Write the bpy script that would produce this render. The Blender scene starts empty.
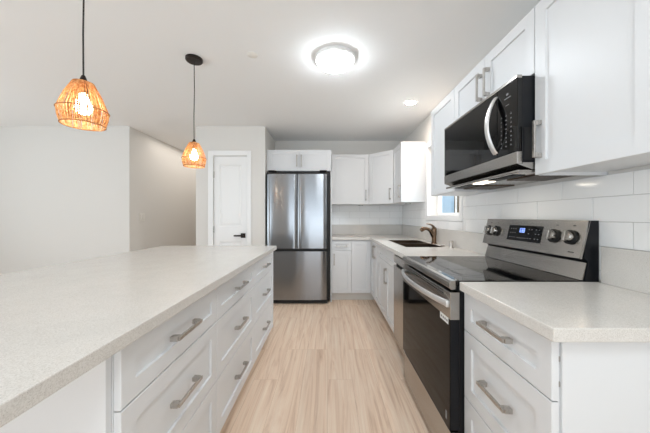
import bpy, bmesh, math, random
from mathutils import Vector, Matrix
random.seed(7)
S = bpy.context.scene
COL = S.collection
def lin(c):
    f = lambda v: (v/255)/12.92 if v/255 <= .04045 else (((v/255)+.055)/1.055)**2.4
    return (f(c[0]), f(c[1]), f(c[2]), 1)

# ------------------------------------------------------------ camera, world, lights
cd = bpy.data.cameras.new('camera'); cam = bpy.data.objects.new('camera', cd); COL.objects.link(cam)
cam.location = (0, 0, 1.21); cam.rotation_euler = (math.pi/2, 0, 0)
cd.sensor_width = 36; cd.lens = 268/650*36; cd.shift_x = -2.5/650; cd.clip_start = .02
S.camera = cam
w = bpy.data.worlds.new('world'); S.world = w; w.use_nodes = True
bg = w.node_tree.nodes['Background']
bg.inputs[0].default_value = (.80, .90, 1, 1); bg.inputs[1].default_value = 1.3
S.view_settings.view_transform = 'Standard'; S.view_settings.look = 'None'
S.view_settings.gamma = 1; S.view_settings.use_curve_mapping = False
S.view_settings.exposure = 0.25
def area(name, loc, rot, sx, sy, power, color):
    l = bpy.data.lights.new(name, 'AREA'); l.shape = 'RECTANGLE'; l.size = sx; l.size_y = sy
    l.energy = power; l.color = color
    o = bpy.data.objects.new(name, l); COL.objects.link(o); o.location = loc; o.rotation_euler = rot
    return o
# upward-aimed fill lamps, added in the unseen room behind and left of the camera
area('fill_rear', (-.2, -2.8, .9), (math.radians(152), 0, 0), 2.0, 1.2, 38, (.82, .92, 1))
area('fill_rear_left', (-3.6, -2.7, 1.0), (math.radians(150), 0, math.radians(-20)), 2.0, 1.6, 32, (.82, .92, 1))
area('fill_left', (-5.2, .6, 1.0), (math.radians(140), 0, math.radians(-90)), 2.6, 1.5, 36, (.82, .92, 1))
area('daylight_kitchen_window', (2.5, 2.92, 2.7), (0, math.radians(52), 0), 1.5, 1.5, 75, (.9, .96, 1))
area('bounce_fill_kitchen_window', (2.3, 2.92, .35), (0, math.radians(128), 0), 1.2, 1.4, 18, (.95, .97, 1))  # lamp added low outside the window to lift the kitchen ceiling
area('hall_fill', (-2.3, 5.2, 2.44), (0, 0, 0), .7, 2.2, 8, (1, .93, .86))  # unseen lamp, added to brighten the hall
area('fill_over_camera', (.05, -.25, 2.44), (0, 0, 0), .5, .5, 13, (.90, .96, 1))  # unseen fill added overhead to brighten floor and counters

# ------------------------------------------------------------ materials
def newmat(name):
    m = bpy.data.materials.new(name); m.use_nodes = True
    nt = m.node_tree; return m, nt, nt.nodes['Principled BSDF']
def N(nt, t, **kw):
    n = nt.nodes.new(t)
    for k, v in kw.items():
        if k in n.inputs: n.inputs[k].default_value = v
        else: setattr(n, k, v)
    return n
def coords(nt, scale=(1, 1, 1), rot=(0, 0, 0)):
    tc = nt.nodes.new('ShaderNodeTexCoord'); mp = nt.nodes.new('ShaderNodeMapping')
    mp.inputs['Scale'].default_value = scale; mp.inputs['Rotation'].default_value = rot
    nt.links.new(tc.outputs['Object'], mp.inputs['Vector']); return mp.outputs['Vector']
def bump(nt, b, h, strength, dist=.001):
    n = nt.nodes.new('ShaderNodeBump'); n.inputs['Strength'].default_value = strength
    n.inputs['Distance'].default_value = dist
    nt.links.new(h, n.inputs['Height']); nt.links.new(n.outputs[0], b.inputs['Normal'])
def paint(name, c, rough=.5, tex=200, bs=.08, spec=.5):
    m, nt, b = newmat(name)
    b.inputs['Base Color'].default_value = lin(c); b.inputs['Roughness'].default_value = rough
    b.inputs['Specular IOR Level'].default_value = spec
    n = N(nt, 'ShaderNodeTexNoise', Scale=tex, Detail=3.0); nt.links.new(coords(nt), n.inputs['Vector'])
    bump(nt, b, n.outputs['Fac'], bs); return m
def metal(name, c, rough, sc, strength=.15, wav=0.0):
    m, nt, b = newmat(name)
    b.inputs['Metallic'].default_value = 1
    n = N(nt, 'ShaderNodeTexNoise', Scale=1.0, Detail=4.0); nt.links.new(coords(nt, sc), n.inputs['Vector'])
    r = N(nt, 'ShaderNodeMapRange'); r.inputs['To Min'].default_value = rough-.05; r.inputs['To Max'].default_value = rough+.08
    nt.links.new(n.outputs['Fac'], r.inputs['Value']); nt.links.new(r.outputs[0], b.inputs['Roughness'])
    cr = N(nt, 'ShaderNodeMixRGB'); nt.links.new(n.outputs['Fac'], cr.inputs[0])
    a = lin(c); cr.inputs[1].default_value = tuple(x*.92 for x in a[:3])+(1,); cr.inputs[2].default_value = a
    nt.links.new(cr.outputs[0], b.inputs['Base Color'])
    bump(nt, b, n.outputs['Fac'], strength, .0006)
    return m
def plain(name, c, rough=.4, metallic=0, spec=.5, coat=0):
    m, nt, b = newmat(name)
    b.inputs['Base Color'].default_value = lin(c); b.inputs['Roughness'].default_value = rough
    b.inputs['Metallic'].default_value = metallic; b.inputs['Specular IOR Level'].default_value = spec
    b.inputs['Coat Weight'].default_value = coat
    n = N(nt, 'ShaderNodeTexNoise', Scale=60.0); nt.links.new(coords(nt), n.inputs['Vector'])
    bump(nt, b, n.outputs['Fac'], .02); return m
def emit(name, c, s):
    m, nt, b = newmat(name)
    b.inputs['Base Color'].default_value = (.8, .8, .8, 1)
    b.inputs['Emission Color'].default_value = lin(c); b.inputs['Emission Strength'].default_value = s
    return m
def glass_thin(name, tint=(1, 1, 1, 1)):
    m = bpy.data.materials.new(name); m.use_nodes = True; nt = m.node_tree; nt.nodes.clear()
    o = nt.nodes.new('ShaderNodeOutputMaterial'); t = nt.nodes.new('ShaderNodeBsdfTransparent'); t.inputs[0].default_value = tint
    g = nt.nodes.new('ShaderNodeBsdfGlossy'); g.inputs['Roughness'].default_value = .02
    lw = nt.nodes.new('ShaderNodeLayerWeight'); f = N(nt, 'ShaderNodeMath', operation='POWER'); f.inputs[1].default_value = 4.0; nt.links.new(lw.outputs['Facing'], f.inputs[0]); mx = nt.nodes.new('ShaderNodeMixShader')
    nt.links.new(f.outputs[0], mx.inputs[0]); nt.links.new(t.outputs[0], mx.inputs[1]); nt.links.new(g.outputs[0], mx.inputs[2])
    nt.links.new(mx.outputs[0], o.inputs[0]); return m

M_wall = paint('warm_white_wall_paint', (225, 222, 217), .75, 160, .12, .3)
M_ceil = paint('ceiling_paint', (243, 243, 242), .85, 90, .18, .2)
M_trim = paint('trim_white_paint', (244, 244, 243), .35, 80, .03)
M_cab = paint('cabinet_white_lacquer', (221, 222, 223), .38, 120, .03)
M_cabin = paint('cabinet_underside_white', (226, 225, 223), .6, 120, .03)
M_toe = paint('toe_kick_white', (222, 218, 212), .6, 90, .03)
M_tile = paint('glossy_white_tile', (246, 246, 245), .12, 6, .05)
M_grout = paint('light_grey_grout', (200, 198, 195), .9, 300, .1)
M_steel = metal('brushed_stainless', (180, 176, 171), .21, (3, 3, 260), .12)
M_steel_v = metal('brushed_stainless_door', (150, 152, 155), .15, (2.5, 2.5, 300), .05)
_b = M_steel_v.node_tree.nodes['Principled BSDF']; _b.inputs['Anisotropic'].default_value = .95
_t = M_steel_v.node_tree.nodes.new('ShaderNodeCombineXYZ'); _t.inputs[0].default_value = 0; _t.inputs[2].default_value = 1
M_steel_v.node_tree.links.new(_t.outputs[0], _b.inputs['Tangent'])
M_nickel = metal('brushed_nickel', (190, 186, 181), .27, (300, 300, 40), .08)
M_satin = metal('satin_steel_handle', (228, 228, 228), .36, (60, 60, 60), .05)
M_dnickel = metal('sink_steel', (98, 84, 72), .33, (60, 200, 60), .08)
M_chrome = plain('polished_nickel', (118, 96, 78), .16, 1)
M_bglass = plain('black_glass', (7, 7, 8), .045, 0, .38)
M_dglass = plain('dark_oven_glass', (9, 7, 6), .06, 0, .1)
M_black = plain('black_enamel', (12, 14, 19), .35, 0, .3)
M_blackm = plain('matte_black', (16, 15, 15), .55)
M_bronze = plain('dark_bronze', (44, 36, 32), .4, .6)
M_cord = plain('black_cord', (28, 26, 25), .6)
M_mark = plain('grey_print', (112, 112, 114), .5)
M_ring = plain('burner_print', (48, 48, 50), .2)
M_sticker = plain('white_sticker', (235, 235, 232), .5)
M_plate = plain('switch_plastic', (232, 229, 222), .35)
M_dome = emit('lit_dome_glass', (238, 247, 255), 42)
M_led = emit('lit_recessed_lens', (255, 240, 226), 300)
M_bulb = emit('lit_bulb', (255, 238, 214), 26)
M_blue = emit('blue_clock_digits', (70, 130, 255), 1.6)
M_hood = emit('lit_hood_lamp', (255, 240, 215), 2.5)
M_glass = glass_thin('window_glass', (.96, .98, .99, 1))
M_vinyl = paint('white_vinyl_frame', (240, 240, 240), .4, 60, .02)
M_siding = paint('pale_blue_siding', (176, 206, 226), .8, 30, .1)
M_bark = paint('brown_timber', (112, 92, 66), .9, 20, .5)
M_ground = paint('outdoor_gravel', (150, 145, 130), .95, 50, .5)

# quartz
def quartz():
    m, nt, b = newmat('speckled_quartz'); v = coords(nt)
    n1 = N(nt, 'ShaderNodeTexNoise', Scale=380.0, Detail=2.0); n2 = N(nt, 'ShaderNodeTexVoronoi', Scale=210.0)
    n3 = N(nt, 'ShaderNodeTexNoise', Scale=9.0, Detail=3.0)
    for n in (n1, n2, n3): nt.links.new(v, n.inputs['Vector'])
    r1 = N(nt, 'ShaderNodeValToRGB'); r1.color_ramp.elements[0].position = .36; r1.color_ramp.elements[1].position = .58
    r1.color_ramp.elements[0].color = lin((208, 203, 196)); r1.color_ramp.elements[1].color = lin((223, 219, 213))
    nt.links.new(n1.outputs['Fac'], r1.inputs[0])
    r2 = N(nt, 'ShaderNodeValToRGB'); r2.color_ramp.elements[0].position = .10; r2.color_ramp.elements[1].position = .22
    r2.color_ramp.elements[0].color = (1, 1, 1, 1); r2.color_ramp.elements[1].color = (0, 0, 0, 1)
    nt.links.new(n2.outputs['Distance'], r2.inputs[0])
    mx = N(nt, 'ShaderNodeMixRGB'); mx.inputs[2].default_value = lin((128, 118, 106))
    mm = N(nt, 'ShaderNodeMath', operation='MULTIPLY'); mm.inputs[1].default_value = .45
    nt.links.new(r2.outputs[0], mm.inputs[0]); nt.links.new(mm.outputs[0], mx.inputs[0]); nt.links.new(r1.outputs[0], mx.inputs[1])
    mx2 = N(nt, 'ShaderNodeMixRGB', blend_type='MULTIPLY'); mx2.inputs[0].default_value = .12
    nt.links.new(mx.outputs[0], mx2.inputs[1]); nt.links.new(n3.outputs['Fac'], mx2.inputs[2])
    nt.links.new(mx2.outputs[0], b.inputs['Base Color'])
    b.inputs['Roughness'].default_value = .2; b.inputs['Specular IOR Level'].default_value = .45
    return m
M_quartz = quartz()
# light oak planks running away from the camera
def oak():
    m, nt, b = newmat('light_oak_planks')
    tc = nt.nodes.new('ShaderNodeTexCoord'); sep = nt.nodes.new('ShaderNodeSeparateXYZ'); cmb = nt.nodes.new('ShaderNodeCombineXYZ')
    nt.links.new(tc.outputs['Object'], sep.inputs[0])
    nt.links.new(sep.outputs['Y'], cmb.inputs['X']); nt.links.new(sep.outputs['X'], cmb.inputs['Y'])
    br = nt.nodes.new('ShaderNodeTexBrick'); nt.links.new(cmb.outputs[0], br.inputs['Vector'])
    br.inputs['Scale'].default_value = 1; br.inputs['Brick Width'].default_value = 1.22; br.inputs['Row Height'].default_value = .182
    br.inputs['Mortar Size'].default_value = .0007; br.inputs['Mortar Smooth'].default_value = .2; br.offset = .37; br.offset_frequency = 3
    br.inputs['Color1'].default_value = (0, 0, 0, 1); br.inputs['Color2'].default_value = (1, 1, 1, 1); br.inputs['Mortar'].default_value = (.5, .5, .5, 1)
    # shift the grain per plank
    ml = N(nt, 'ShaderNodeVectorMath', operation='MULTIPLY'); nt.links.new(tc.outputs['Object'], ml.inputs[0]); ml.inputs[1].default_value = (9, .5, 1)
    ad = N(nt, 'ShaderNodeVectorMath', operation='ADD'); nt.links.new(ml.outputs[0], ad.inputs[0])
    sc = N(nt, 'ShaderNodeVectorMath', operation='SCALE'); sc.inputs['Scale'].default_value = 17; nt.links.new(br.outputs['Color'], sc.inputs[0])
    nt.links.new(sc.outputs[0], ad.inputs[1])
    g = N(nt, 'ShaderNodeTexNoise', Scale=1.6, Detail=9.0, Roughness=.62, Distortion=2.2); nt.links.new(ad.outputs[0], g.inputs['Vector'])
    ml2 = N(nt, 'ShaderNodeVectorMath', operation='MULTIPLY'); nt.links.new(ad.outputs[0], ml2.inputs[0]); ml2.inputs[1].default_value = (9, 1.2, 1)
    g2 = N(nt, 'ShaderNodeTexNoise', Scale=1.6, Detail=6.0, Roughness=.6); nt.links.new(ml2.outputs[0], g2.inputs['Vector'])
    rp = N(nt, 'ShaderNodeValToRGB'); e = rp.color_ramp.elements
    e[0].position = .30; e[0].color = lin((214, 180, 152)); e[1].position = .68; e[1].color = lin((252, 232, 210))
    x = rp.color_ramp.elements.new(.48); x.color = lin((242, 214, 189))
    nt.links.new(g.outputs['Fac'], rp.inputs[0])
    a = N(nt, 'ShaderNodeMixRGB', blend_type='MULTIPLY'); a.inputs[0].default_value = .22
    nt.links.new(rp.outputs[0], a.inputs[1]); nt.links.new(g2.outputs['Fac'], a.inputs[2])
    t = N(nt, 'ShaderNodeMixRGB', blend_type='MULTIPLY'); t.inputs[0].default_value = 1
    tr = N(nt, 'ShaderNodeMapRange'); tr.inputs['To Min'].default_value = .95; tr.inputs['To Max'].default_value = 1.04
    nt.links.new(br.outputs['Color'], tr.inputs['Value']); nt.links.new(a.outputs[0], t.inputs[1]); nt.links.new(tr.outputs[0], t.inputs[2])
    j = N(nt, 'ShaderNodeMixRGB'); j.inputs[2].default_value = lin((186, 156, 128)); nt.links.new(br.outputs['Fac'], j.inputs[0]); nt.links.new(t.outputs[0], j.inputs[1])
    nt.links.new(j.outputs[0], b.inputs['Base Color']); b.inputs['Roughness'].default_value = .42
    bump(nt, b, g2.outputs['Fac'], .12); return m
M_oak = oak()
# raffia: light passes through the strands
def raffia():
    m, nt, b = newmat('woven_raffia'); out = nt.nodes['Material Output']
    n = N(nt, 'ShaderNodeTexNoise', Scale=90.0, Detail=3.0); nt.links.new(coords(nt), n.inputs['Vector'])
    r = N(nt, 'ShaderNodeValToRGB'); r.color_ramp.elements[0].position = .35; r.color_ramp.elements[1].position = .65
    r.color_ramp.elements[0].color = lin((190, 136, 82)); r.color_ramp.elements[1].color = lin((238, 204, 154))
    nt.links.new(n.outputs['Fac'], r.inputs[0]); nt.links.new(r.outputs[0], b.inputs['Base Color']); b.inputs['Roughness'].default_value = .8
    t = nt.nodes.new('ShaderNodeBsdfTranslucent'); nt.links.new(r.outputs[0], t.inputs[0])
    mx = nt.nodes.new('ShaderNodeMixShader'); mx.inputs[0].default_value = .5
    nt.links.new(b.outputs[0], mx.inputs[1]); nt.links.new(t.outputs[0], mx.inputs[2]); nt.links.new(mx.outputs[0], out.inputs[0])
    return m
M_raffia = raffia()

# ------------------------------------------------------------ mesh helpers (all shapes given in world metres)
class Thing:
    def __init__(self, name, loc, label=None, cat=None, group=None, kind=None):
        self.loc = Vector(loc); o = bpy.data.objects.new(name, None); COL.objects.link(o); o.location = loc
        o.empty_display_size = .05; self.o = o; tag(o, label, cat, group, kind)
def tag(o, label=None, cat=None, group=None, kind=None):
    if label: o['label'] = label
    if cat: o['category'] = cat
    if group: o['group'] = group
    if kind: o['kind'] = kind
def obj(name, bm, mat, T=None, parent=None, smooth=False, origin=None):
    """link bm as one mesh; T = thing whose origin is used, parent = part object (sub-part)"""
    bmesh.ops.recalc_face_normals(bm, faces=bm.faces)
    off = T.loc if T else Vector(origin or (0, 0, 0))
    bmesh.ops.translate(bm, verts=bm.verts, vec=-off)
    me = bpy.data.meshes.new(name); bm.to_mesh(me); bm.free()
    for m in (mat if isinstance(mat, (list, tuple)) else [mat]): me.materials.append(m)
    if smooth:
        for p in me.polygons: p.use_smooth = True
        try: me.set_sharp_from_angle(angle=math.radians(38))
        except Exception: pass
    o = bpy.data.objects.new(name, me); COL.objects.link(o)
    if parent: o.parent = parent
    elif T: o.parent = T.o
    else: o.location = off
    return o
def BM(): return bmesh.new()
def bx(bm, x0, x1, y0, y1, z0, z1, bev=0, seg=2):
    x0, x1 = sorted((x0, x1)); y0, y1 = sorted((y0, y1)); z0, z1 = sorted((z0, z1))
    r = bmesh.ops.create_cube(bm, size=1)['verts']
    for v in r:
        v.co = Vector(((x0+x1)/2+v.co.x*(x1-x0), (y0+y1)/2+v.co.y*(y1-y0), (z0+z1)/2+v.co.z*(z1-z0)))
    if bev:
        es = {e for v in r for e in v.link_edges}
        bmesh.ops.bevel(bm, geom=list(es), offset=bev, segments=seg, affect='EDGES', profile=.5, clamp_overlap=True)
    return bm
def box(*a, **k): return bx(BM(), *a, **k)
def prism(bm, pts, axis, a, b):
    """polygon pts (2-D) extruded along axis from a to b"""
    def P(p, t):
        return {'x': (t, p[0], p[1]), 'y': (p[0], t, p[1]), 'z': (p[0], p[1], t)}[axis]
    A = [bm.verts.new(P(p, a)) for p in pts]; B = [bm.verts.new(P(p, b)) for p in pts]
    bm.faces.new(A); bm.faces.new(B[::-1]); n = len(pts)
    for i in range(n): bm.faces.new((A[i], A[(i+1) % n], B[(i+1) % n], B[i]))
    return bm
def lathe(bm, prof, c, seg=32, ax='z', cap=True):
    """prof: (radius, height along axis) list; axis vector via ax"""
    rings = []
    for r, h in prof:
        ring = []
        for i in range(seg):
            t = 2*math.pi*i/seg; u, v = r*math.cos(t), r*math.sin(t)
            p = {'z': (u, v, h), 'x': (h, u, v), 'y': (u, h, v)}[ax]
            ring.append(bm.verts.new(Vector(p)+Vector(c)))
        rings.append(ring)
    for a, b in zip(rings, rings[1:]):
        for i in range(seg): bm.faces.new((a[i], a[(i+1) % seg], b[(i+1) % seg], b[i]))
    if cap:
        bm.faces.new(rings[0][::-1]); bm.faces.new(rings[-1])
    return bm
def tube(bm, pts, r, seg=8, flat=None):
    """sweep a circle (or an ellipse, flat = (side, up) radii) along pts"""
    pts = [Vector(p) for p in pts]; rings = []
    up0 = None
    for i, p in enumerate(pts):
        d = (pts[min(i+1, len(pts)-1)]-pts[max(i-1, 0)]).normalized()
        if up0 is None:
            up0 = Vector((0, 0, 1)) if abs(d.z) < .9 else Vector((1, 0, 0))
        s = d.cross(up0).normalized(); u = s.cross(d).normalized(); up0 = u
        rr = r[i] if isinstance(r, (list, tuple)) else r
        a, b = flat if flat else (rr, rr)
        rings.append([bm.verts.new(p+s*a*math.cos(2*math.pi*k/seg)+u*b*math.sin(2*math.pi*k/seg)) for k in range(seg)])
    for a, b in zip(rings, rings[1:]):
        for k in range(seg): bm.faces.new((a[k], a[(k+1) % seg], b[(k+1) % seg], b[k]))
    bm.faces.new(rings[0][::-1]); bm.faces.new(rings[-1]); return bm
def slab(us, vs, keep, f, t):
    """grid of cells (us x vs) with holes, extruded by vector t; f maps (u, v) to a point"""
    bm = BM(); vt = {}
    for i in range(len(us)-1):
        for j in range(len(vs)-1):
            if not keep((us[i]+us[i+1])/2, (vs[j]+vs[j+1])/2): continue
            q = []
            for a, b in ((i, j), (i+1, j), (i+1, j+1), (i, j+1)):
                if (a, b) not in vt: vt[(a, b)] = bm.verts.new(f(us[a], vs[b]))
                q.append(vt[(a, b)])
            bm.faces.new(q)
    r = bmesh.ops.extrude_face_region(bm, geom=list(bm.faces))
    bmesh.ops.translate(bm, verts=[g for g in r['geom'] if isinstance(g, bmesh.types.BMVert)], vec=Vector(t))
    return bm
# a frame on a wall/cabinet plane: O = lower-left-back corner, U along width, N outward
class Fr:
    def __init__(self, O, U, Nn):
        self.O = Vector(O); self.U = Vector(U).normalized(); self.N = Vector(Nn).normalized(); self.Z = Vector((0, 0, 1))
    def __call__(self, u, n, z): return self.O+self.U*u+self.N*n+self.Z*z
def fbox(bm, fr, u0, u1, n0, n1, z0, z1, bev=0, seg=2):
    r = bmesh.ops.create_cube(bm, size=1)['verts']
    for v in r:
        v.co = fr((u0+u1)/2+v.co.x*(u1-u0), (n0+n1)/2+v.co.y*(n1-n0), (z0+z1)/2+v.co.z*(z1-z0))
    if bev:
        bmesh.ops.bevel(bm, geom=list({e for v in r for e in v.link_edges}), offset=bev, segments=seg, affect='EDGES', profile=.5, clamp_overlap=True)
    return bm
def shaker(fr, w_, z0, z1, th=.019, rail=.058, dep=.009, u0=0):
    """shaker front; frame with a flat recessed panel"""
    bm = BM(); c = .0015
    rail = min(rail, (z1-z0)*.33)
    def ring(i, n): return [bm.verts.new(fr(u0+i, n, z0+i)), bm.verts.new(fr(u0+w_-i, n, z0+i)), bm.verts.new(fr(u0+w_-i, n, z1-i)), bm.verts.new(fr(u0+i, n, z1-i))]
    R = [ring(0, 0), ring(0, th-c), ring(c, th), ring(rail, th), ring(rail+.0012, th-dep), ring(rail+.0013, th-dep)]
    for a, b in zip(R, R[1:]):
        for k in range(4): bm.faces.new((a[k], a[(k+1) % 4], b[(k+1) % 4], b[k]))
    bm.faces.new(R[0][::-1]); bm.faces.new(R[-1]); return bm
def pull(fr, uc, zc, L, vertical, th=.019):
    """bar pull with a flat bar and two wedge posts"""
    bm = BM(); h = L/2; so = .034
    def P(a, b, n):   # a along, b across
        return fr(uc+b, th+n, zc+a) if vertical else fr(uc+a, th+n, zc+b)
    def hexa(c8):
        v = [bm.verts.new(p) for p in c8]
        for q in ((0, 1, 2, 3), (4, 5, 6, 7), (0, 1, 5, 4), (1, 2, 6, 5), (2, 3, 7, 6), (3, 0, 4, 7)): bm.faces.new([v[i] for i in q])
    def seg(a0, a1, A0, A1, b, n0, n1):
        hexa([P(a0, -b, n0), P(a1, -b, n0), P(a1, b, n0), P(a0, b, n0), P(A0, -b, n1), P(A1, -b, n1), P(A1, b, n1), P(A0, b, n1)])
    seg(-h+.004, h-.004, -h+.001, h-.001, .0068, so-.009, so)
    for s in (-1, 1):
        a, b_, c, d = (s*(h-.020), s*(h), s*(h-.024), s*(h-.001))
        seg(min(a, b_), max(a, b_), min(c, d), max(c, d), .0085, 0, so-.0085)
    bmesh.ops.bevel(bm, geom=list(bm.edges), offset=.0012, segments=1, affect='EDGES', clamp_overlap=True)
    return bm
def front(T, name, fr, w_, z0, z1, hnd=None, u0=0, mat=None, gap=.002):
    """a cabinet door or drawer with its pull as a sub-part; hnd = (u, z, length, vertical)"""
    d = obj(name, shaker(fr, w_-2*gap, z0+gap, z1-gap, u0=u0+gap), mat or M_cab, T)
    if hnd:
        h = obj('handle', pull(fr, *hnd), M_nickel, T, parent=d); h['label'] = 'brushed nickel bar pull'
    return d

ZC = .876; ZT = .914; XW = 1.25; YB = 4.43; ZH = 2.46
UB, UT = 1.395, 2.162
# ------------------------------------------------------------ setting
def struct(name, bm, mat, T=None, parent=None):
    o = obj(name, bm, mat, T, parent)
    if not T and not parent: o['kind'] = 'structure'
    return o
struct('floor', box(-5.5, XW+.2, -3.0, 7.2, -.1, 0), M_oak)
struct('ceiling', box(-5.5, XW+.2, -3.0, 7.2, ZH, ZH+.1), M_ceil)
# right wall with the kitchen window opening
wy0, wy1, wz0, wz1 = 2.52, 3.32, 1.222, 2.06
struct('wall_right', slab([-3.0, wy0, wy1, YB+.15], [0, wz0, wz1, ZH], lambda a, b: not (wy0 < a < wy1 and wz0 < b < wz1), lambda a, b: (XW, a, b), (.17, 0, 0)), M_wall)
struct('wall_back', box(-.865, XW, YB, YB+.15, 0, ZH), M_wall)
# closet block: door wall plus its sides
DY = 3.72
dx0, dx1, dz1 = -1.583, -1.118, 2.052
struct('wall_pantry', slab([-1.827, dx0, dx1, -.866], [0, dz1, ZH], lambda a, b: not (dx0 < a < dx1 and b < dz1), lambda a, b: (a, DY, b), (0, .11, 0)), M_wall)
struct('wall_alcove', box(-.976, -.866, DY+.11, YB+.15, 0, ZH), M_wall)
struct('wall_pantry_side', box(-1.827, -1.717, DY+.11, 7.0, 0, ZH), M_wall)
struct('wall_pantry_back', box(-1.717, -.976, YB+.04, YB+.15, 0, ZH), M_wall)
struct('wall_front_left', box(-5.5, -2.75, DY, DY+.12, 0, ZH), M_wall)
struct('wall_hall_left', box(-2.87, -2.75, DY+.12, 7.0, 0, ZH), M_wall)
struct('wall_hall_end', box(-2.87, -1.717, 7.0, 7.12, 0, ZH), M_wall)
struct('wall_left', slab([-3.0, -.8, 2.0, DY], [0, .35, 2.25, ZH], lambda a, b: not (-.8 < a < 2.0 and .35 < b < 2.25), lambda a, b: (-5.5, a, b), (.12, 0, 0)), M_wall)
struct('wall_rear', slab([-5.5, -4.6, -2.6, -1.2, .8, XW], [0, .3, 2.3, ZH], lambda a, b: not ((-4.6 < a < -2.6 or -1.2 < a < .8) and .3 < b < 2.3), lambda a, b: (a, -2.98, b), (0, .12, 0)), M_wall)
def bboard(name, *a): struct(name, box(*a, bev=.003, seg=1), M_trim)
bboard('baseboard_pantry', -1.827, -1.66, DY-.014, DY, 0, .10)
bboard('baseboard_pantry_side', -1.841, -1.827, DY-.014, 7.0, 0, .10)
bboard('baseboard_front_left', -5.38, -2.75, DY-.014, DY, 0, .10)
bboard('baseboard_hall', -2.75, -2.736, DY-.014, 7.0, 0, .10)

# window in the right wall
T = Thing('window_1', (XW, 2.92, wz0), kind='structure')
bm = BM()
for a in ((wy0-.065, wy0, 1.165, wz1+.065), (wy1, wy1+.06, 1.165, wz1+.065), (wy0, wy1, wz1, wz1+.065), (wy0, wy1, 1.165, wz0)):
    bx(bm, XW-.014, XW, a[0], a[1], a[2], a[3], bev=.002, seg=1)
obj('casing', bm, M_trim, T)
bm = BM(); fx0, fx1 = 1.36, 1.395
for a in ((wy0, wy0+.035, wz0, wz1), (wy1-.035, wy1, wz0, wz1), (wy0+.035, wy1-.035, wz1-.035, wz1), (wy0+.035, wy1-.035, wz0, wz0+.03)):
    bx(bm, fx0, fx1, a[0], a[1], a[2], a[3], bev=.002, seg=1)
wf = obj('window_frame', bm, M_vinyl, T)
bm = BM()
for a in ((2.876, 2.902, wz0+.03, wz1-.035),):
    bx(bm, 1.381, 1.389, a[0], a[1], a[2], a[3], bev=.002, seg=1)
obj('mullion', bm, M_vinyl, T)
obj('pane', box(1.383, 1.387, 2.9025, wy1-.035, wz0+.03, wz1-.035), M_glass, T)
obj('pane', box(1.383, 1.387, wy0+.035, 2.8755, wz0+.03, wz1-.035), M_glass, T)
# outdoors by that window
o = obj('neighbouring_wall', box(5.0, 5.2, 3, 22, 0, 3.4), M_siding); tag(o, 'pale blue wall of the house seen through the kitchen window', 'wall')
o = obj('timber_post', lathe(BM(), [(.16, 0), (.13, .5), (.125, 3.0)], (3.6, 7.32, 0), 14), M_bark); tag(o, 'brown post outside in front of the pale blue wall', 'post')
struct('ground', box(1.45, 8, -3, 24, -.12, -.02), M_ground)

# pantry door with its casing
T = Thing('door_1', ((dx0+dx1)/2, DY, 0), kind='structure')
bm = BM()
for a in ((dx0-.07, dx0, 0, dz1+.07), (dx1, dx1+.06, 0, dz1+.07), (dx0, dx1, dz1, dz1+.07)):
    bx(bm, a[0], a[1], DY-.016, DY, a[2], a[3], bev=.003, seg=1)
obj('casing', bm, M_trim, T)
fr = Fr((dx0+.004, DY+.045, 0), (1, 0, 0), (0, -1, 0)); dw = dx1-dx0-.008
def door_bm(fr, w_, h, th, panels, st=.075):
    bm = BM(); zs = [0.008]+[z for p in panels for z in p]+[h]
    # rails and stiles as one sheet with recessed raised panels
    us = [0, st, w_-st, w_]
    vt = {}
    def V(u, z, n): 
        k = (round(u, 4), round(z, 4), round(n, 4))
        if k not in vt: vt[k] = bm.verts.new(fr(u, n, z))
        return vt[k]
    for i in range(3):
        for j in range(len(zs)-1):
            if i == 1 and j % 2 == 1: continue
            bm.faces.new((V(us[i], zs[j], th), V(us[i+1], zs[j], th), V(us[i+1], zs[j+1], th), V(us[i], zs[j+1], th)))
    for z0, z1 in panels:
        R = []
        for ins, n in ((0, th), (.012, th-.011), (.030, th-.010), (.042, th-.005)):
            R.append([V(st+ins, z0+ins, n), V(w_-st-ins, z0+ins, n), V(w_-st-ins, z1-ins, n), V(st+ins, z1-ins, n)])
        for a, b in zip(R, R[1:]):
            for k in range(4): bm.faces.new((a[k], a[(k+1) % 4], b[(k+1) % 4], b[k]))
        bm.faces.new(R[-1])
    fbox(bm, fr, 0, w_, 0, th-.013, .008, h)
    for e in ((0, w_, zs[0], zs[0]), ):
        pass
    # edge faces
    o = [fr(0, th, .008), fr(w_, th, .008), fr(w_, th, h), fr(0, th, h)]; i_ = [fr(0, 0, .008), fr(w_, 0, .008), fr(w_, 0, h), fr(0, 0, h)]
    O = [bm.verts.new(p) for p in o]; I = [bm.verts.new(p) for p in i_]
    for k in range(4): bm.faces.new((O[k], O[(k+1) % 4], I[(k+1) % 4], I[k]))
    return bm
dl = obj('door_leaf', door_bm(fr, dw, dz1-.004, .035, [(.20, .86), (1.07, 1.93)]), M_trim, T)
hb = BM(); hx, hy, hz = dx1-.055, DY+.01, .945
bx(hb, hx-.032, hx+.032, hy-.010, hy, hz-.032, hz+.032, bev=.002)
lathe(hb, [(.011, 0), (.011, -.045)], (hx, hy, hz), 16, 'y')
bx(hb, hx-.115, hx+.012, hy-.055, hy-.043, hz-.011, hz+.011, bev=.003)
h = obj('door_handle', hb, M_bronze, T, parent=dl); h['label'] = 'black lever handle'
for zz in (.25, 1.03, 1.79):
    hg = obj('hinge', bx(lathe(BM(), [(.006, -.045), (.006, .045)], (dx0-.001, DY-.004, zz), 10), dx0-.012, dx0+.012, DY-.002, DY+.001, zz-.045, zz+.045), M_nickel, T, parent=dl)

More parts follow.
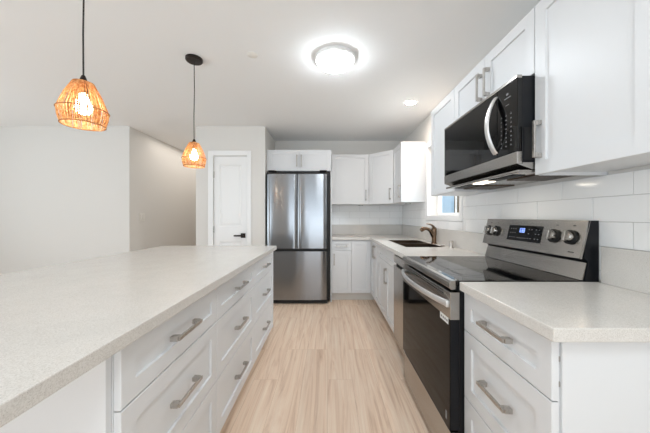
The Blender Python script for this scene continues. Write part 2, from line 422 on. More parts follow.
# ------------------------------------------------------------ tiles
def tiles(name, us, z0, z1, fpt, nvec, label, hole=None, joint=1.086):
    PL, PH, g = .331, .1115, .0022
    bm = BM(); u0, u1 = us; k0 = 1.075
    nv = Vector(nvec)
    def tile(a, b, c, d):
        if b-a < .012 or d-c < .01: return
        th = .009; e = .0012
        R = [[bm.verts.new(Vector(fpt(x, z))+nv*n) for x, z in ((a+i, c+i), (b-i, c+i), (b-i, d-i), (a+i, d-i))] for i, n in ((0, 0), (0, th-e), (e, th))]
        for p, q in zip(R, R[1:]):
            for k in range(4): bm.faces.new((p[k], p[(k+1) % 4], q[(k+1) % 4], q[k]))
        bm.faces.new(R[-1])
    r = math.floor((z0-k0)/PH)
    while k0+r*PH < z1:
        c, d = max(k0+r*PH, z0), min(k0+(r+1)*PH, z1)
        a = joint+(PL/2 if r % 2 else 0); a -= math.ceil((a-u0)/PL)*PL
        while a < u1:
            A, B = max(a, u0), min(a+PL, u1)
            if hole and c < hole[3] and d > hole[2] and A < hole[1] and B > hole[0]:
                # cut round the opening
                if A < hole[0]: tile(A+g/2, hole[0]-g/2, c+g/2, d-g/2)
                if B > hole[1]: tile(hole[1]+g/2, B-g/2, c+g/2, d-g/2)
                if c < hole[2]: tile(max(A, hole[0])+g/2, min(B, hole[1])-g/2, c+g/2, hole[2]-g/2)
            elif B > A: tile(A+g/2, B-g/2, c+g/2, d-g/2)
            a += PL
        r += 1
    T = Thing(name, (Vector(fpt((u0+u1)/2, z0))), label, 'backsplash')
    t = obj('tile_field', bm, M_tile, T)
    return T, t
hole = (wy0-.067, wy1+.062, 1.163, 2.2)
T, t = tiles('tile_backsplash', (.739, YB-.012), .92, UB, lambda u, z: (XW-.0025, u, z), (-1, 0, 0), 'glossy white running bond tiles along the right wall behind the range', hole)
gb = slab([.739, hole[0], hole[1], YB-.012], [.92, hole[2], UB], lambda a, b: not (hole[0] < a < hole[1] and b > hole[2]), lambda a, b: (XW-.001, a, b), (-.007, 0, 0))
obj('grout', gb, M_grout, T)
T, t = tiles('tile_backsplash', (.062, XW-.012), .92, UB, lambda u, z: (u, YB-.0025, z), (0, -1, 0), 'white tiles on the back wall beside the refrigerator', None, .2)
obj('grout', box(.062, XW-.012, YB-.008, YB-.001, .92, UB), M_grout, T)

# ------------------------------------------------------------ countertops
def counter(name, bm, T, bev=.003):
    o = obj(name, bm, M_quartz, T)
    m = o.modifiers.new('bevel', 'BEVEL'); m.width = bev; m.segments = 2; m.limit_method = 'ANGLE'; m.angle_limit = math.radians(40)
    return o
SP = 1.075
T = Thing('countertop', (-1.09, 1.5, ZC), 'long speckled off-white quartz top of the island at left', 'countertop')
counter('slab', box(-1.666, -.515, .28, 2.72, ZC, ZT), T)
T = Thing('countertop', (.92, .96, ZC), 'speckled quartz countertop in front of the range, right foreground', 'countertop')
counter('slab', box(.598, XW-.001, .709, 1.216, ZC, ZT), T)
counter('upstand', box(XW-.030, XW-.0125, .709, 1.197, ZT, SP), T, .002)
T = Thing('countertop', (.92, 3.0, ZC), 'L-shaped quartz countertop holding the sink beyond the range', 'countertop')
sx0, sx1, sy0, sy1 = .762, 1.115, 2.595, 3.34
def kp(x, y):
    if sx0 < x < sx1 and sy0 < y < sy1: return False
    return x > .598 or y > 3.797
counter('slab', slab([.062, .598, sx0, sx1, XW-.001], [1.986, sy0, sy1, 3.797, YB-.001], kp, lambda a, b: (a, b, ZC), (0, 0, ZT-ZC)), T)
up = slab([.062, XW-.030, XW-.0125], [1.986, YB-.030, YB-.0125], lambda x, y: x > XW-.03 or y > YB-.03, lambda a, b: (a, b, ZT), (0, 0, SP-ZT))
counter('upstand', up, T, .002)

# ------------------------------------------------------------ island cabinets
ys = [.70, 1.31, 1.98, 2.655]
names = ['nearest to the camera', 'in the middle', 'at the far end by the refrigerator']
for i in range(3):
    y0, y1 = ys[i], ys[i+1]
    T = Thing('drawer_cabinet', (-.88, (y0+y1)/2, 0), 'white three-drawer shaker cabinet of the island, '+names[i], 'cabinet', 'island drawer cabinets')
    obj('body', box(-1.20, -.5605, y0, y1-.0008, .11, ZC-.001), M_cab, T)
    obj('toe_kick', box(-1.19, -.62, y0+.002, y1-.003, 0, .11), M_toe, T)
    fr = Fr((-.56, y0, 0), (0, 1, 0), (1, 0, 0)); wd = y1-y0
    for z0, z1 in ((.120, .408), (.408, .698), (.698, .868)):
        front(T, 'drawer', fr, wd, z0, z1, (wd/2, (z0+z1)/2+.005, .172, False))
T = Thing('end_panel', (-1.1, .69, 0), 'flat white panel closing the near end of the island below the overhang', 'panel')
obj('panel', box(-1.22, -.563, .680, .699, 0, ZC-.001, bev=.001, seg=1), M_cab, T)
T = Thing('end_panel', (-1.1, 2.66, 0), 'flat white panel closing the far end of the island', 'panel')
obj('toe_kick', box(-1.19, -.62, 2.656, 2.672, 0, .11), M_toe, T)
obj('panel', box(-1.22, -.541, 2.656, 2.674, .11, ZC-.001, bev=.001, seg=1), M_cab, T)
T = Thing('back_panel', (-1.21, 1.7, 0), 'white panel on the seating side of the island', 'panel')
obj('panel', box(-1.22, -1.2005, .6995, 2.6555, 0, ZC-.001), M_cab, T)

# ------------------------------------------------------------ base cabinets on the right
def side_frame(x, y1): return Fr((x, y1, 0), (0, -1, 0), (-1, 0, 0))   # u runs towards the camera
FX = .639
y0, y1 = .739, 1.217
T = Thing('drawer_cabinet', (.94, .98, 0), 'white three-drawer base cabinet in the right foreground beside the range', 'cabinet')
obj('body', box(FX+.0005, XW-.001, y0+.006, y1, .11, ZC-.001), M_cab, T)
obj('toe_kick', box(.70, XW-.01, y0+.004, y1-.002, 0, .11), M_toe, T)
fr = side_frame(FX, y1)
for z0, z1 in ((.115, .398), (.398, .698), (.698, .868)):
    front(T, 'drawer', fr, y1-y0, z0, z1, ((y1-y0)/2, (z0+z1)/2+.008, .165, False))
obj('side_panel', box(FX+.006, XW-.001, y0-.003, y0+.0055, 0, ZC-.001), M_cab, T)
for zz in (.815, .745, .60): obj('hinge_screw', fbox(BM(), Fr((FX+.002, y0+.0045, zz), (0, -1, 0), (-1, 0, 0)), -.002, .002, -.003, .0012, -.007, .007), M_nickel, T)

y0, y1 = 2.435, 3.506
T = Thing('sink_cabinet', (.94, 2.95, 0), 'white sink base cabinet between dishwasher and corner cabinet', 'cabinet')
bm = BM()   # open-topped carcass so the bowls hang inside
for a in ((FX+.0005, FX+.018, y0, y1, .11, ZC-.001), (XW-.05, XW-.03, y0, y1, .11, ZC-.001), (FX+.018, XW-.05, y0, y0+.018, .11, ZC-.001), (FX+.018, XW-.05, y1-.018, y1, .11, ZC-.001), (FX+.018, XW-.05, y0+.018, y1-.018, .11, .13)): bx(bm, *a)
obj('body', bm, M_cab, T)
obj('toe_kick', box(.70, 1.2, y0+.002, y1-.002, 0, .11), M_toe, T)
fr = side_frame(FX, y1); W = y1-y0; nw = .25
wd = (W-nw)/2
front(T, 'door', fr, nw, .115, .868, (.035, .745, .165, True))
front(T, 'false_drawer', fr, 2*wd, .728, .868, None, u0=nw)
front(T, 'door', fr, wd, .115, .728, None, u0=nw)
front(T, 'door', fr, wd, .115, .728, (nw+wd+.045, .585, .165, True), u0=nw+wd)

T = Thing('corner_cabinet', (.9, 4.1, 0), 'white corner base cabinet with a folding L-shaped door', 'cabinet')
cy, cx = 3.839, .345
body = slab([cx, FX+.0005, XW-.04], [3.510, cy+.0005, YB-.04], lambda x, y: x > FX or y > cy, lambda a, b: (a, b, .11), (0, 0, ZC-.111-.001))
obj('body', body, M_cab, T)
tk = slab([cx, .70, XW-.04], [3.510, cy+.06, YB-.04], lambda x, y: x > .70 or y > cy+.06, lambda a, b: (a, b, 0), (0, 0, .11))
obj('toe_kick', tk, M_toe, T)
fb = Fr((cx, cy, 0), (1, 0, 0), (0, -1, 0))
front(T, 'door', fb, FX-cx-.021, .115, .868)
front(T, 'door', side_frame(FX, cy-.021), cy-.021-3.510, .115, .868, (cy-.021-3.510-.035, .745, .165, True))

T = Thing('base_cabinet', (.2, 4.1, 0), 'narrow white base cabinet with one drawer and one door beside the refrigerator', 'cabinet')
obj('body', box(.063, cx-.001, cy+.0005, YB-.04, .11, ZC-.001), M_cab, T)
obj('toe_kick', box(.063, cx-.001, cy+.06, YB-.04, 0, .11), M_toe, T)
fb = Fr((.063, cy, 0), (1, 0, 0), (0, -1, 0)); w1 = cx-.063
front(T, 'drawer', fb, w1, .722, .868, (w1/2-.005, .79, .165, False))
front(T, 'door', fb, w1, .115, .722, (.032, .60, .165, True))

# ------------------------------------------------------------ dishwasher
T = Thing('dishwasher', (.92, 2.21, 0), 'slim stainless steel dishwasher between range and sink cabinet', 'dishwasher')
obj('body', box(.645, 1.2, 1.990, 2.430, .10, ZC-.003), M_black, T)
d = obj('door', box(.600, .644, 1.990, 2.428, .125, .775, bev=.004), M_steel, T)
obj('control_strip', box(.602, .644, 1.990, 2.428, .800, .866, bev=.003), M_steel, T)
obj('pocket_handle', box(.625, .644, 1.995, 2.425, .776, .799), M_blackm, T)
obj('toe_kick', box(.68, .70, 1.992, 2.428, 0, .12), M_blackm, T)

# ------------------------------------------------------------ range
ry0, ry1 = 1.221, 1.981
T = Thing('range', (.9, 1.6, 0), 'stainless and black electric range with a glass cooktop', 'range')
obj('body', box(.603, 1.222, ry0, ry1, .03, .892, bev=.003, seg=1), M_black, T)
for a in (.68, 1.15):
    for b in (ry0+.06, ry1-.06): obj('foot', lathe(BM(), [(.018, 0), (.018, .0298)], (a, b, 0), 12), M_blackm, T)
ct = obj('cooktop', box(.585, 1.165, ry0, ry1, .893, .917, bev=.0025), M_bglass, T)
bm = BM(); prism(bm, [(.555, .884), (.5555, .908), (.562, .9165), (.5845, .9175), (.5845, .876), (.565, .874)], 'y', ry0, ry1)
bmesh.ops.bevel(bm, geom=list(bm.edges), offset=.0015, segments=1, affect='EDGES')
obj('front_rim', bm, M_steel, T)
bm = BM()
def ringm(bm, c, r, w_=.0025):
    a = []; 
    for rr in (r-w_, r): a.append([bm.verts.new((c[0]+rr*math.cos(t*math.pi/32), c[1]+rr*math.sin(t*math.pi/32), .9174)) for t in range(64)])
    for i in range(64): bm.faces.new((a[0][i], a[0][(i+1) % 64], a[1][(i+1) % 64], a[1][i]))
for c, rs in (((.735, 1.41), (.115, .075)), ((.735, 1.80), (.085,)), ((1.02, 1.41), (.075,)), ((1.02, 1.80), (.105, .07)), ((1.06, 1.60), (.05,))):
    for r in rs: ringm(bm, c, r)
obj('burner_marks', bm, M_ring, T, parent=ct)
# oven door
dr = obj('oven_door', box(.5605, .6025, ry0+.002, ry1-.002, .232, .862, bev=.003), M_black, T)
dr2 = obj('door_band', box(.5585, .602, ry0, ry1, .738, .864, bev=.002), M_steel, T, parent=dr)
obj('door_glass', box(.5575, .5604, ry0+.001, ry1-.001, .234, .7375, bev=.001, seg=1), M_dglass, T, parent=dr)
bm = BM()
for k in range(26):
    yy = ry0+.07+k*.0245
    bx(bm, .5575, .5586, yy, yy+.018, .838, .845)
    bx(bm, .5575, .5586, yy+.004, yy+.022, .852, .857)
obj('vent_slots', bm, M_blackm, T, parent=dr)
pts = []
for i in range(25):
    t = i/24; y = ry0+.018+t*(ry1-ry0-.036)
    pts.append((.553-.048*math.sin(math.pi*t)**.75, y, .808+.004*math.sin(math.pi*t)))
bm = tube(BM(), pts, .01, 12, flat=(.0075, .0155))
bx(bm, .545, .559, ry0+.008, ry0+.036, .792, .824, bev=.003); bx(bm, .545, .559, ry1-.036, ry1-.008, .792, .824, bev=.003)
obj('handle', bm, M_satin, T, smooth=True)
st = obj('label_sticker', box(.5568, .5576, ry0+.015, ry0+.105, .712, .742), M_sticker, T, parent=dr)
bm = BM()
for k in range(4): bx(bm, .5564, .5569, ry0+.022+k*.02, ry0+.034+k*.02, .722, .732)
obj('label_print', bm, M_mark, T, parent=dr)
obj('label_print', box(.5568, .5576, ry0+.03, ry0+.044, .262, .30), M_mark, T, parent=dr)
obj('storage_drawer', box(.562, .602, ry0+.001, ry1-.001, .030, .222, bev=.003), M_steel, T)
# back guard
bm = BM(); prism(bm, [(1.1665, .893), (1.1885, 1.0), (1.168, 1.022), (1.192, 1.191), (1.2365, 1.191), (1.2365, .893)], 'y', ry0, ry1)
obj('back_guard', bm, M_black, T)
bm = BM(); prism(bm, [(1.160, .919), (1.1825, .998), (1.1875, 1.000), (1.1665, .919)], 'y', ry0+.004, ry1-.004)
obj('vent_trim', bm, M_steel, T)
# sloped control panel
a0 = Vector((1.147, 0, 1.020)); a1 = Vector((1.186, 0, 1.190)); sl = (a1-a0).normalized(); nn = Vector((-sl.z, 0, sl.x))
def CP(y, s, n): return Vector((0, y, 0))+a0+sl*s+nn*n
PLN = (a1-a0).length
def cpbox(bm, y0, y1, s0, s1, n0, n1, bev=0):
    r = bmesh.ops.create_cube(bm, size=1)['verts']
    for v in r: v.co = CP((y0+y1)/2+v.co.x*(y1-y0), (s0+s1)/2+v.co.y*(s1-s0), (n0+n1)/2+v.co.z*(n1-n0))
    if bev: bmesh.ops.bevel(bm, geom=list({e for v in r for e in v.link_edges}), offset=bev, segments=2, affect='EDGES', clamp_overlap=True)
    return bm
cp = obj('control_panel', cpbox(BM(), ry0+.001, ry1-.001, 0, PLN, -.012, 0, .002), M_steel, T)
obj('display', cpbox(BM(), 1.462, 1.728, .045, .138, .0003, .0025, .001), M_bglass, T, parent=cp)
bm = BM()
def cseg(y, s, w_, h): cpbox(bm, y, y+w_, s, s+h, .0026, .0031)
for k, y in enumerate((1.588, 1.602, 1.618)):
    cseg(y, .108, .008, .0025); cseg(y, .120, .008, .0025); cseg(y, .096, .008, .0025); cseg(y, .097, .002, .024); cseg(y+.0075, .097, .002, .024)
obj('clock_digits', bm, M_blue, T, parent=cp)
bm = BM()
for y in (1.475, 1.497, 1.53, 1.55, 1.66, 1.68, 1.70):
    for s in (.062, .09, .115):
        if (y, s) != (1.53, .09): cpbox(bm, y, y+.008, s, s+.004, .0026, .0030)
for k in range(5): cpbox(bm, 1.57+k*.016, 1.576+k*.016, .06, .066, .0026, .003)
obj('panel_print', bm, M_mark, T, parent=cp)
for y in (1.28, 1.375, 1.85, 1.925): obj('panel_print', cpbox(BM(), y-.006, y+.006, .148, .1515, .0002, .0006), M_blackm, T, parent=cp)
obj('panel_print', cpbox(BM(), 1.255, 1.285, .020, .024, .0002, .0006), M_blackm, T, parent=cp)
rot = Matrix((( nn.x, 0, sl.x), (0, 1, 0), (nn.z, 0, sl.z)))  # columns: normal, y, slope
for y in (1.285, 1.380, 1.852, 1.928):
    def rotm(bm, off):
        for v in bm.verts: v.co = Vector(off)+rot@v.co
        return bm
    c = CP(y, .093, 0)
    k = obj('knob', rotm(lathe(BM(), [(.033, .0005), (.033, .005), (.0265, .007), (.0255, .026), (.023, .029), (.001, .030)], (0, 0, 0), 30, 'x'), c), M_steel, T, parent=cp, smooth=True)
    obj('knob_ring', rotm(lathe(BM(), [(.0350, .0003), (.0350, .010), (.0275, .012), (.0275, .0003)], (0, 0, 0), 30, 'x', cap=False), c), M_blackm, T, parent=cp, smooth=True)
    obj('knob_grip', rotm(bx(BM(), .0301, .040, -.006, .006, -.025, .025, bev=.002), c), M_steel, T, parent=cp)

# ------------------------------------------------------------ sink, faucet
T = Thing('sink', (.93, 2.94, .68), 'double-bowl stainless undermount sink in the L-shaped countertop', 'sink')
bm = BM(); zt = ZT+.0012; e = -.002
def bowl(bm, x0, x1, y0, y1, zb):
    R = []
    o_ = .012
    xo0, xo1 = x0-o_, x1+o_; yo0 = y0-(o_ if y0 < 2.7 else 0); yo1 = y1+(o_ if y1 > 3.2 else 0)
    R.append([bm.verts.new(p) for p in ((xo0, yo0, zt), (xo1, yo0, zt), (xo1, yo1, zt), (xo0, yo1, zt))])
    for i, z in ((0, zt), (.006, zb+.03), (.03, zb)):
        R.append([bm.verts.new(p) for p in ((x0+i, y0+i, z), (x1-i, y0+i, z), (x1-i, y1-i, z), (x0+i, y1-i, z))])
    for a, b in zip(R, R[1:]):
        for k in range(4): bm.faces.new((a[k], a[(k+1) % 4], b[(k+1) % 4], b[k]))
    bm.faces.new(R[-1]); return R[0]
mid = 2.967
bowl(bm, sx0-e, sx1+e, sy0-e, mid-.012, .70); bowl(bm, sx0-e, sx1+e, mid+.012, sy1+e, .70)
q = [bm.verts.new(p) for p in ((sx0-e, mid-.012, zt), (sx1+e, mid-.012, zt), (sx1+e, mid+.012, zt), (sx0-e, mid+.012, zt))]; bm.faces.new(q)
o = obj('bowls', bm, M_dnickel, T)
for y in (2.78, 3.15): obj('drain', lathe(BM(), [(.045, .701), (.045, .703), (.03, .704), (.028, .7015)], (.93, y, 0), 24), M_chrome, T)
T = Thing('faucet', (1.175, 2.92, ZT), 'brushed metal single-handle pull-out faucet behind the sink', 'faucet')
bx_, by_ = 1.165, 2.93
obj('body', lathe(BM(), [(.030, 0), (.030, .006), (.025, .012), (.024, .08), (.027, .13), (.028, .16), (.022, .178), (.006, .184)], (bx_, by_, ZT), 24), M_chrome, T, smooth=True)
sp = [(bx_-.005, by_, ZT+.07), (bx_-.022, by_, ZT+.105), (bx_-.042, by_, ZT+.14), (bx_-.066, by_, ZT+.158), (bx_-.090, by_, ZT+.166), (bx_-.102, by_, ZT+.163)]
obj('spout', tube(BM(), sp, [.022, .020, .018, .017, .017, .017], 14), M_chrome, T, smooth=True)
obj('spray_head', tube(BM(), [(bx_-.098, by_, ZT+.164), (bx_-.122, by_, ZT+.158), (bx_-.145, by_, ZT+.142)], [.019, .022, .021], 14), M_chrome, T, smooth=True)
obj('handle', tube(BM(), [(bx_, by_, ZT+.178), (bx_-.025, by_, ZT+.202), (bx_-.05, by_, ZT+.212), (bx_-.085, by_, ZT+.216)], [.013, .010, .008, .006], 10), M_chrome, T, smooth=True)
T = Thing('air_gap', (1.175, 2.55, ZT), 'small brushed metal air gap cap on the countertop right of the faucet', 'fitting')
obj('cap', lathe(BM(), [(.024, 0), (.024, .006), (.019, .010), (.019, .060), (.015, .066), (.001, .068)], (1.175, 2.55, ZT), 24), M_nickel, T, smooth=True)
T = Thing('hole_cover', (1.15, 2.68, ZT), 'flat metal disc covering a hole between faucet and air gap', 'fitting')
obj('disc', lathe(BM(), [(.024, 0), (.024, .003), (.018, .006), (.001, .006)], (1.15, 2.68, ZT), 24), M_chrome, T, smooth=True)

# ------------------------------------------------------------ wall cabinets
UFX = .955     # door back plane on the right wall; faces at .936
T = Thing('wall_cabinet', (1.1, .98, UB), 'tall white wall cabinet at upper right, nearest the camera', 'cabinet')
y0, y1 = .757, 1.212
bm = BM()
for a in ((UFX+.0005, XW-.001, y0, y0+.018, UB, UT), (UFX+.0005, XW-.001, y1-.018, y1, UB, UT), (UFX+.0005, XW-.001, y0+.018, y1-.018, UB+.014, UT)): bx(bm, *a)
obj('body', bm, M_cab, T)
front(T, 'door', side_frame(UFX, y1), y1-y0, UB, UT, (.036, UB+.155, .165, True))
T = Thing('wall_cabinet', (1.1, 1.6, 1.858), 'short white two-door wall cabinet above the microwave', 'cabinet')
y0, y1 = 1.2125, 1.979
obj('body', box(UFX+.0005, XW-.001, y0, y1, 1.858, UT), M_cab, T)
fr = side_frame(UFX, y1); hw = (y1-y0)/2
front(T, 'door', fr, hw, 1.858, UT, (hw-.032, 1.99, .165, True))
front(T, 'door', fr, hw, 1.858, UT, (hw+.042, 1.99, .165, True), u0=hw)
T = Thing('wall_cabinet', (1.1, 2.2, UB), 'white single-door wall cabinet left of the microwave, by the window', 'cabinet')
y0, y1 = 1.9795, 2.425
obj('body', box(UFX+.0005, XW-.001, y0, y1, UB, UT), M_cab, T)
front(T, 'door', side_frame(UFX, y1), y1-y0, UB, UT)
T = Thing('wall_cabinet', (1.1, 3.6, UB), 'narrow white wall cabinet between the window and the diagonal cabinet', 'cabinet')
y0, y1 = 3.405, 3.81
obj('body', box(UFX+.0005, XW-.001, y0, y1, UB, UT), M_cab, T)
front(T, 'door', side_frame(UFX, y1), y1-y0, UB, UT, (y1-y0-.04, UB+.14, .165, True))
T = Thing('wall_cabinet', (1.0, 4.2, UB), 'white diagonal wall cabinet in the kitchen corner', 'cabinet')
A = Vector((.640, YB-.311, 0)); B = Vector((UFX+.0005, 3.8115, 0))
obj('body', prism(BM(), [(A.x, YB-.001), (A.x, A.y), (B.x, B.y), (XW-.001, B.y), (XW-.001, YB-.001)], 'z', UB, UT), M_cab, T)
U = (B-A); L = U.length; nn_ = Vector((-U.y, U.x, 0)).normalized()
if nn_.y > 0: nn_ = -nn_
frd = Fr(A+U.normalized()*.008+nn_*.0008, U, nn_)
front(T, 'door', frd, L-.022, UB, UT, (L-.068, UB+.14, .165, True))
T = Thing('wall_cabinet', (.35, 4.28, UB), 'white single-door wall cabinet on the back wall right of the refrigerator', 'cabinet')
BFY = YB-.311
obj('body', box(.062, .639, BFY, YB-.001, UB, UT), M_cab, T)
front(T, 'door', Fr((.062, BFY-.0005, 0), (1, 0, 0), (0, -1, 0)), .570, UB, UT, (.525, UB+.14, .165, True))
T = Thing('wall_cabinet', (-.4, 4.1, 1.858), 'short white two-door cabinet above the refrigerator', 'cabinet')
obj('body', box(-.862, .055, 3.840, YB-.001, 1.858, UT), M_cab, T)
fb = Fr((-.862, 3.8395, 0), (1, 0, 0), (0, -1, 0)); hw = .917/2
front(T, 'door', fb, hw, 1.858, UT, (hw-.032, 2.005, .165, True))
front(T, 'door', fb, hw, 1.858, UT, (hw+.032, 2.005, .165, True), u0=hw)
T = Thing('end_panel', (.052, 4.1, 0), 'tall thin white panel between the refrigerator and the base cabinets', 'panel')
obj('panel', box(.042, .060, 3.80, YB-.001, 0, 1.857, bev=.001, seg=1), M_cab, T)
for x, y, lab in ((.53, 4.28, 'small round puck light under the back wall cabinet'), (1.10, 3.66, 'small round puck light under the narrow corner wall cabinet')):
    T = Thing('puck_light', (x, y, UB), lab, 'light')
    obj('housing', lathe(BM(), [(.035, -.014), (.038, -.012), (.038, -.0005)], (x, y, UB), 20), M_nickel, T)

# ------------------------------------------------------------ microwave
my0, my1 = 1.2155, 1.976
T = Thing('microwave', (1.05, 1.6, 1.42), 'black and stainless over-the-range microwave', 'microwave')
obj('body', box(.884, XW-.013, my0, my1, 1.4565, 1.850, bev=.002, seg=1), M_black, T)
obj('bottom_plate', prism(BM(), [(.8612, 1.4495), (.885, 1.4495), (.885, 1.456), (XW-.0125, 1.456), (XW-.0125, 1.4245), (.93, 1.4245)], 'y', my0+.0004, my1-.0004), M_steel, T)
obj('bottom_band', box(.8605, .8839, my0+.0005, my1-.0005, 1.450, 1.506, bev=.002), M_steel, T)
cpy = 1.362
d = obj('door', box(.862, .8839, cpy+.001, my1-.0005, 1.507, 1.840, bev=.002), M_bglass, T)
p = obj('control_panel', box(.862, .8839, my0+.0005, cpy-.001, 1.507, 1.840, bev=.002), M_bglass, T)
obj('top_trim', box(.8605, .8839, my0+.0005, my1-.0005, 1.841, 1.855, bev=.001, seg=1), M_steel, T)
bm = BM()
for r in range(8):
    for c in range(3):
        yy = cpy-.030-c*.035; zz = 1.545+r*.021
        bx(bm, .8614, .8619, yy-.008, yy, zz, zz+.0055)
        if r % 2: bx(bm, .8614, .8619, yy-.005, yy-.002, zz+.009, zz+.011)
bx(bm, .8614, .8619, cpy-.10, cpy-.055, 1.775, 1.780); bx(bm, .8614, .8619, cpy-.085, cpy-.07, 1.79, 1.80); bx(bm, .8614, .8619, cpy-.09, cpy-.065, 1.742, 1.745)
obj('keypad_print', bm, M_mark, T, parent=p)
pts = [(.862-.046*math.sin(math.pi*i/20)**.8, cpy+.012, 1.530+.285*i/20) for i in range(21)]
obj('handle', tube(BM(), pts, .01, 12, flat=(.017, .007)), M_satin, T, smooth=True)
obj('side_recess', box(.893, .950, my0-.0008, my0+.001, 1.468, 1.615), M_blackm, T)
# underside: panel, grease filters, lamp
ub = obj('underside_panel', box(.87, XW-.02, my0+.004, my1-.004, 1.412, 1.424, bev=.003), M_steel, T)
for a, b in ((1.245, 1.48), (1.72, 1.95)):
    bm = BM(); bx(bm, .99, 1.20, a, b, 1.406, 1.4115)
    for k in range(7): bx(bm, 1.0+k*.028, 1.012+k*.028, a+.01, b-.01, 1.404, 1.406)
    obj('grease_filter', bm, M_dnickel, T, parent=ub)
obj('lamp_lens', box(.90, .96, 1.53, 1.66, 1.408, 1.4115), M_hood, T, parent=ub)
obj('vent_slot', box(.90, .96, 1.30, 1.50, 1.4085, 1.4115), M_blackm, T, parent=ub)
obj('vent_slot', box(.90, .96, 1.70, 1.90, 1.4085, 1.4115), M_blackm, T, parent=ub)
ml = bpy.data.lights.new('hood_lamp', 'AREA'); ml.size = .1; ml.energy = .5; ml.color = (1, .9, .75)
lo = bpy.data.objects.new('hood_lamp_light', ml); COL.objects.link(lo); lo.parent = T.o; lo.location = Vector((.93, 1.595, 1.40))-T.loc

# ------------------------------------------------------------ refrigerator
T = Thing('refrigerator', (-.42, 4.08, 0), 'stainless steel French-door refrigerator with bottom freezer', 'refrigerator')
obj('case', box(-.855, .034, 3.765, YB-.03, .035, 1.835, bev=.004, seg=1), M_blackm, T)
def fdoor(x0, x1, z0, z1, bulge=.010):
    bm = BM(); n = 16; yf = 3.682; pts = [(x0, 3.760)]
    for i in range(n+1):
        t = i/n; x = x0+(x1-x0)*t
        e = min(t, 1-t)*(x1-x0); rr = .012
        ed = rr-math.sqrt(max(0, rr*rr-(rr-min(e, rr))**2))
        pts.append((x, yf+ed+bulge*(2*t-1)**2*.5))
    pts.append((x1, 3.760))
    prism(bm, pts, 'z', z0, z1); return bm
xs = (-.830, -.4175, -.4085, -.012)
d1 = obj('door', fdoor(xs[0], xs[1], .770, 1.795), M_steel_v, T, smooth=True)
d2 = obj('door', fdoor(xs[2], xs[3], .770, 1.795), M_steel_v, T, smooth=True)
obj('freezer_drawer', fdoor(xs[0], xs[3], .062, .730, .012), M_steel_v, T, smooth=True)
obj('hinge_cover', box(-.82, -.72, 3.70, 3.80, 1.8355, 1.850, bev=.003), M_blackm, T)
obj('hinge_cover', box(-.11, -.01, 3.70, 3.80, 1.8355, 1.850, bev=.003), M_blackm, T)
obj('gasket', box(-.825, -.017, 3.712, 3.7645, .735, .765), M_blackm, T)
obj('kick_plate', box(-.83, .0, 3.72, 3.764, .008, .058), M_blackm, T)
obj('emblem', box(-.302, -.288, 3.6825, 3.6865, 1.27, 1.276), M_plate, T, parent=d2)

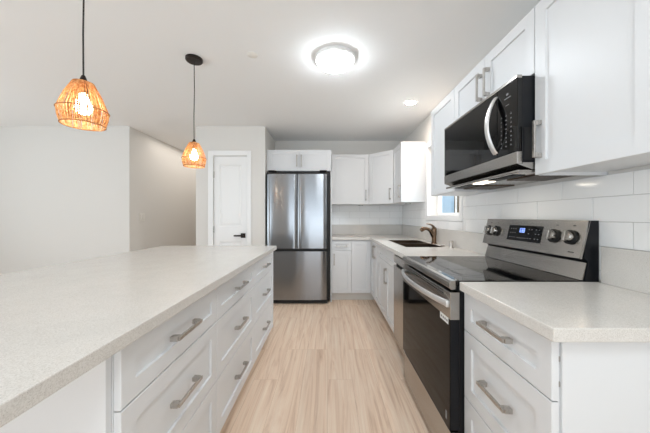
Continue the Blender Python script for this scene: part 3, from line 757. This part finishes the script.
# ------------------------------------------------------------ pendants
def pendant(x, y, label):
    T = Thing('pendant_lamp', (x, y, ZH), label, 'lamp', 'pendant lamps over the island')
    obj('canopy', lathe(BM(), [(.063, -.0005), (.063, -.018), (.058, -.024), (.008, -.026)], (x, y, ZH), 32), M_bronze, T, smooth=True)
    top, ring, bot = (1.790, .036), (1.668, .087), (1.606, .075)
    obj('cord', tube(BM(), [(x, y, ZH-.02), (x+.002, y, 2.2), (x-.0015, y, 2.0), (x, y, 1.815)], .0032, 8), M_cord, T, smooth=True)
    obj('socket', lathe(BM(), [(.006, 1.822), (.010, 1.812), (.017, 1.788), (.017, 1.748), (.014, 1.745)], (x, y, 0), 20), M_bronze, T, smooth=True)
    bm = BM(); n = 96; rnd = random.Random(3)
    for k in range(n):
        t = 2*math.pi*k/n+rnd.uniform(-.012, .012); t2 = t+rnd.uniform(-.05, .05)
        w_ = rnd.uniform(.0016, .0028)
        P = []
        for (z, r), a, ww in (((1.793, .016), t, .5), (top, t, .62), ((1.735, .063), t2, .95), (ring, t2, 1.1), ((1.638, .0835), t2, 1.05), (bot, t, 1)):
            P.append((Vector((x+r*math.cos(a), y+r*math.sin(a), z)), Vector((-math.sin(a), math.cos(a), 0))*w_*ww, Vector((math.cos(a), math.sin(a), .3))*.0011))
        R = [[bm.verts.new(p+s), bm.verts.new(p+n_), bm.verts.new(p-s), bm.verts.new(p-n_)] for p, s, n_ in P]
        for a, b in zip(R, R[1:]):
            for q in range(4): bm.faces.new((a[q], a[(q+1) % 4], b[(q+1) % 4], b[q]))
    sh = obj('shade', bm, M_raffia, T); sh['label'] = 'woven natural raffia shade, lit from within'
    for nm, (z, r), w_ in (('shade_ring', ring, .0024), ('shade_ring', bot, .0024), ('shade_ring', (1.793, .019), .003)):
        obj(nm, tube(BM(), [(x+(r+.001)*math.cos(2*math.pi*i/48), y+(r+.001)*math.sin(2*math.pi*i/48), z) for i in range(49)], w_, 8), M_rim, T, parent=sh, smooth=True)
    prof = [(.013, 1.742), (.015, 1.725), (.024, 1.708), (.030, 1.692), (.030, 1.674), (.021, 1.658), (.002, 1.651)]
    b = obj('bulb', lathe(BM(), prof, (x, y, 0), 24), M_bulb, T, smooth=True); b['label'] = 'glowing warm bulb'
M_rim = plain('raffia_wrapped_wire', (176, 124, 78), .8)
pendant(-1.06, 1.164, 'woven raffia pendant lamp on a black cord, nearer of the two over the island')
pendant(-1.055, 2.12, 'woven raffia pendant lamp farther away, its round canopy visible on the ceiling')

# ------------------------------------------------------------ ceiling fittings
T = Thing('ceiling_lamp', (.06, 2.11, ZH), 'lit white dome lamp flush on the ceiling', 'lamp')
obj('base_ring', lathe(BM(), [(.154, -.0005), (.158, -.024), (.150, -.030)], (.06, 2.11, ZH), 48), M_trim, T, smooth=True)
prof = [(.141*math.cos(a), -.0305-.056*math.sin(a)) for a in [i*math.pi/2/9 for i in range(9)]]+[(.002, -.0866)]
obj('dome', lathe(BM(), prof, (.06, 2.11, ZH), 48), M_dome, T, smooth=True)
T = Thing('recessed_light', (.912, 2.94, ZH), 'small round recessed light in the ceiling near the window', 'light')
obj('trim_ring', lathe(BM(), [(.065, -.0005), (.065, -.004), (.052, -.006), (.050, -.002)], (.912, 2.94, ZH), 32, cap=False), M_trim, T, smooth=True)
obj('lens', lathe(BM(), [(.050, -.0006), (.050, -.0035)], (.912, 2.94, ZH), 32), M_led, T)
T = Thing('sprinkler_cover', (-.58, 2.07, ZH), 'small round white sprinkler cover on the ceiling left of the dome lamp', 'sprinkler cover')
obj('disc', lathe(BM(), [(.040, -.0005), (.040, -.004), (.034, -.008), (.001, -.008)], (-.58, 2.07, ZH), 28), M_plate, T, smooth=True)
T = Thing('light_switch', (-2.75, 3.97, 1.2), 'white double switch plate on the hallway wall at left', 'switch')
pl = obj('plate', box(-2.7495, -2.744, 3.91, 4.03, 1.14, 1.26, bev=.002), M_plate, T)
for y in (3.945, 3.995): obj('rocker', box(-2.7438, -2.740, y-.016, y+.016, 1.168, 1.232, bev=.001, seg=1), M_plate, T)
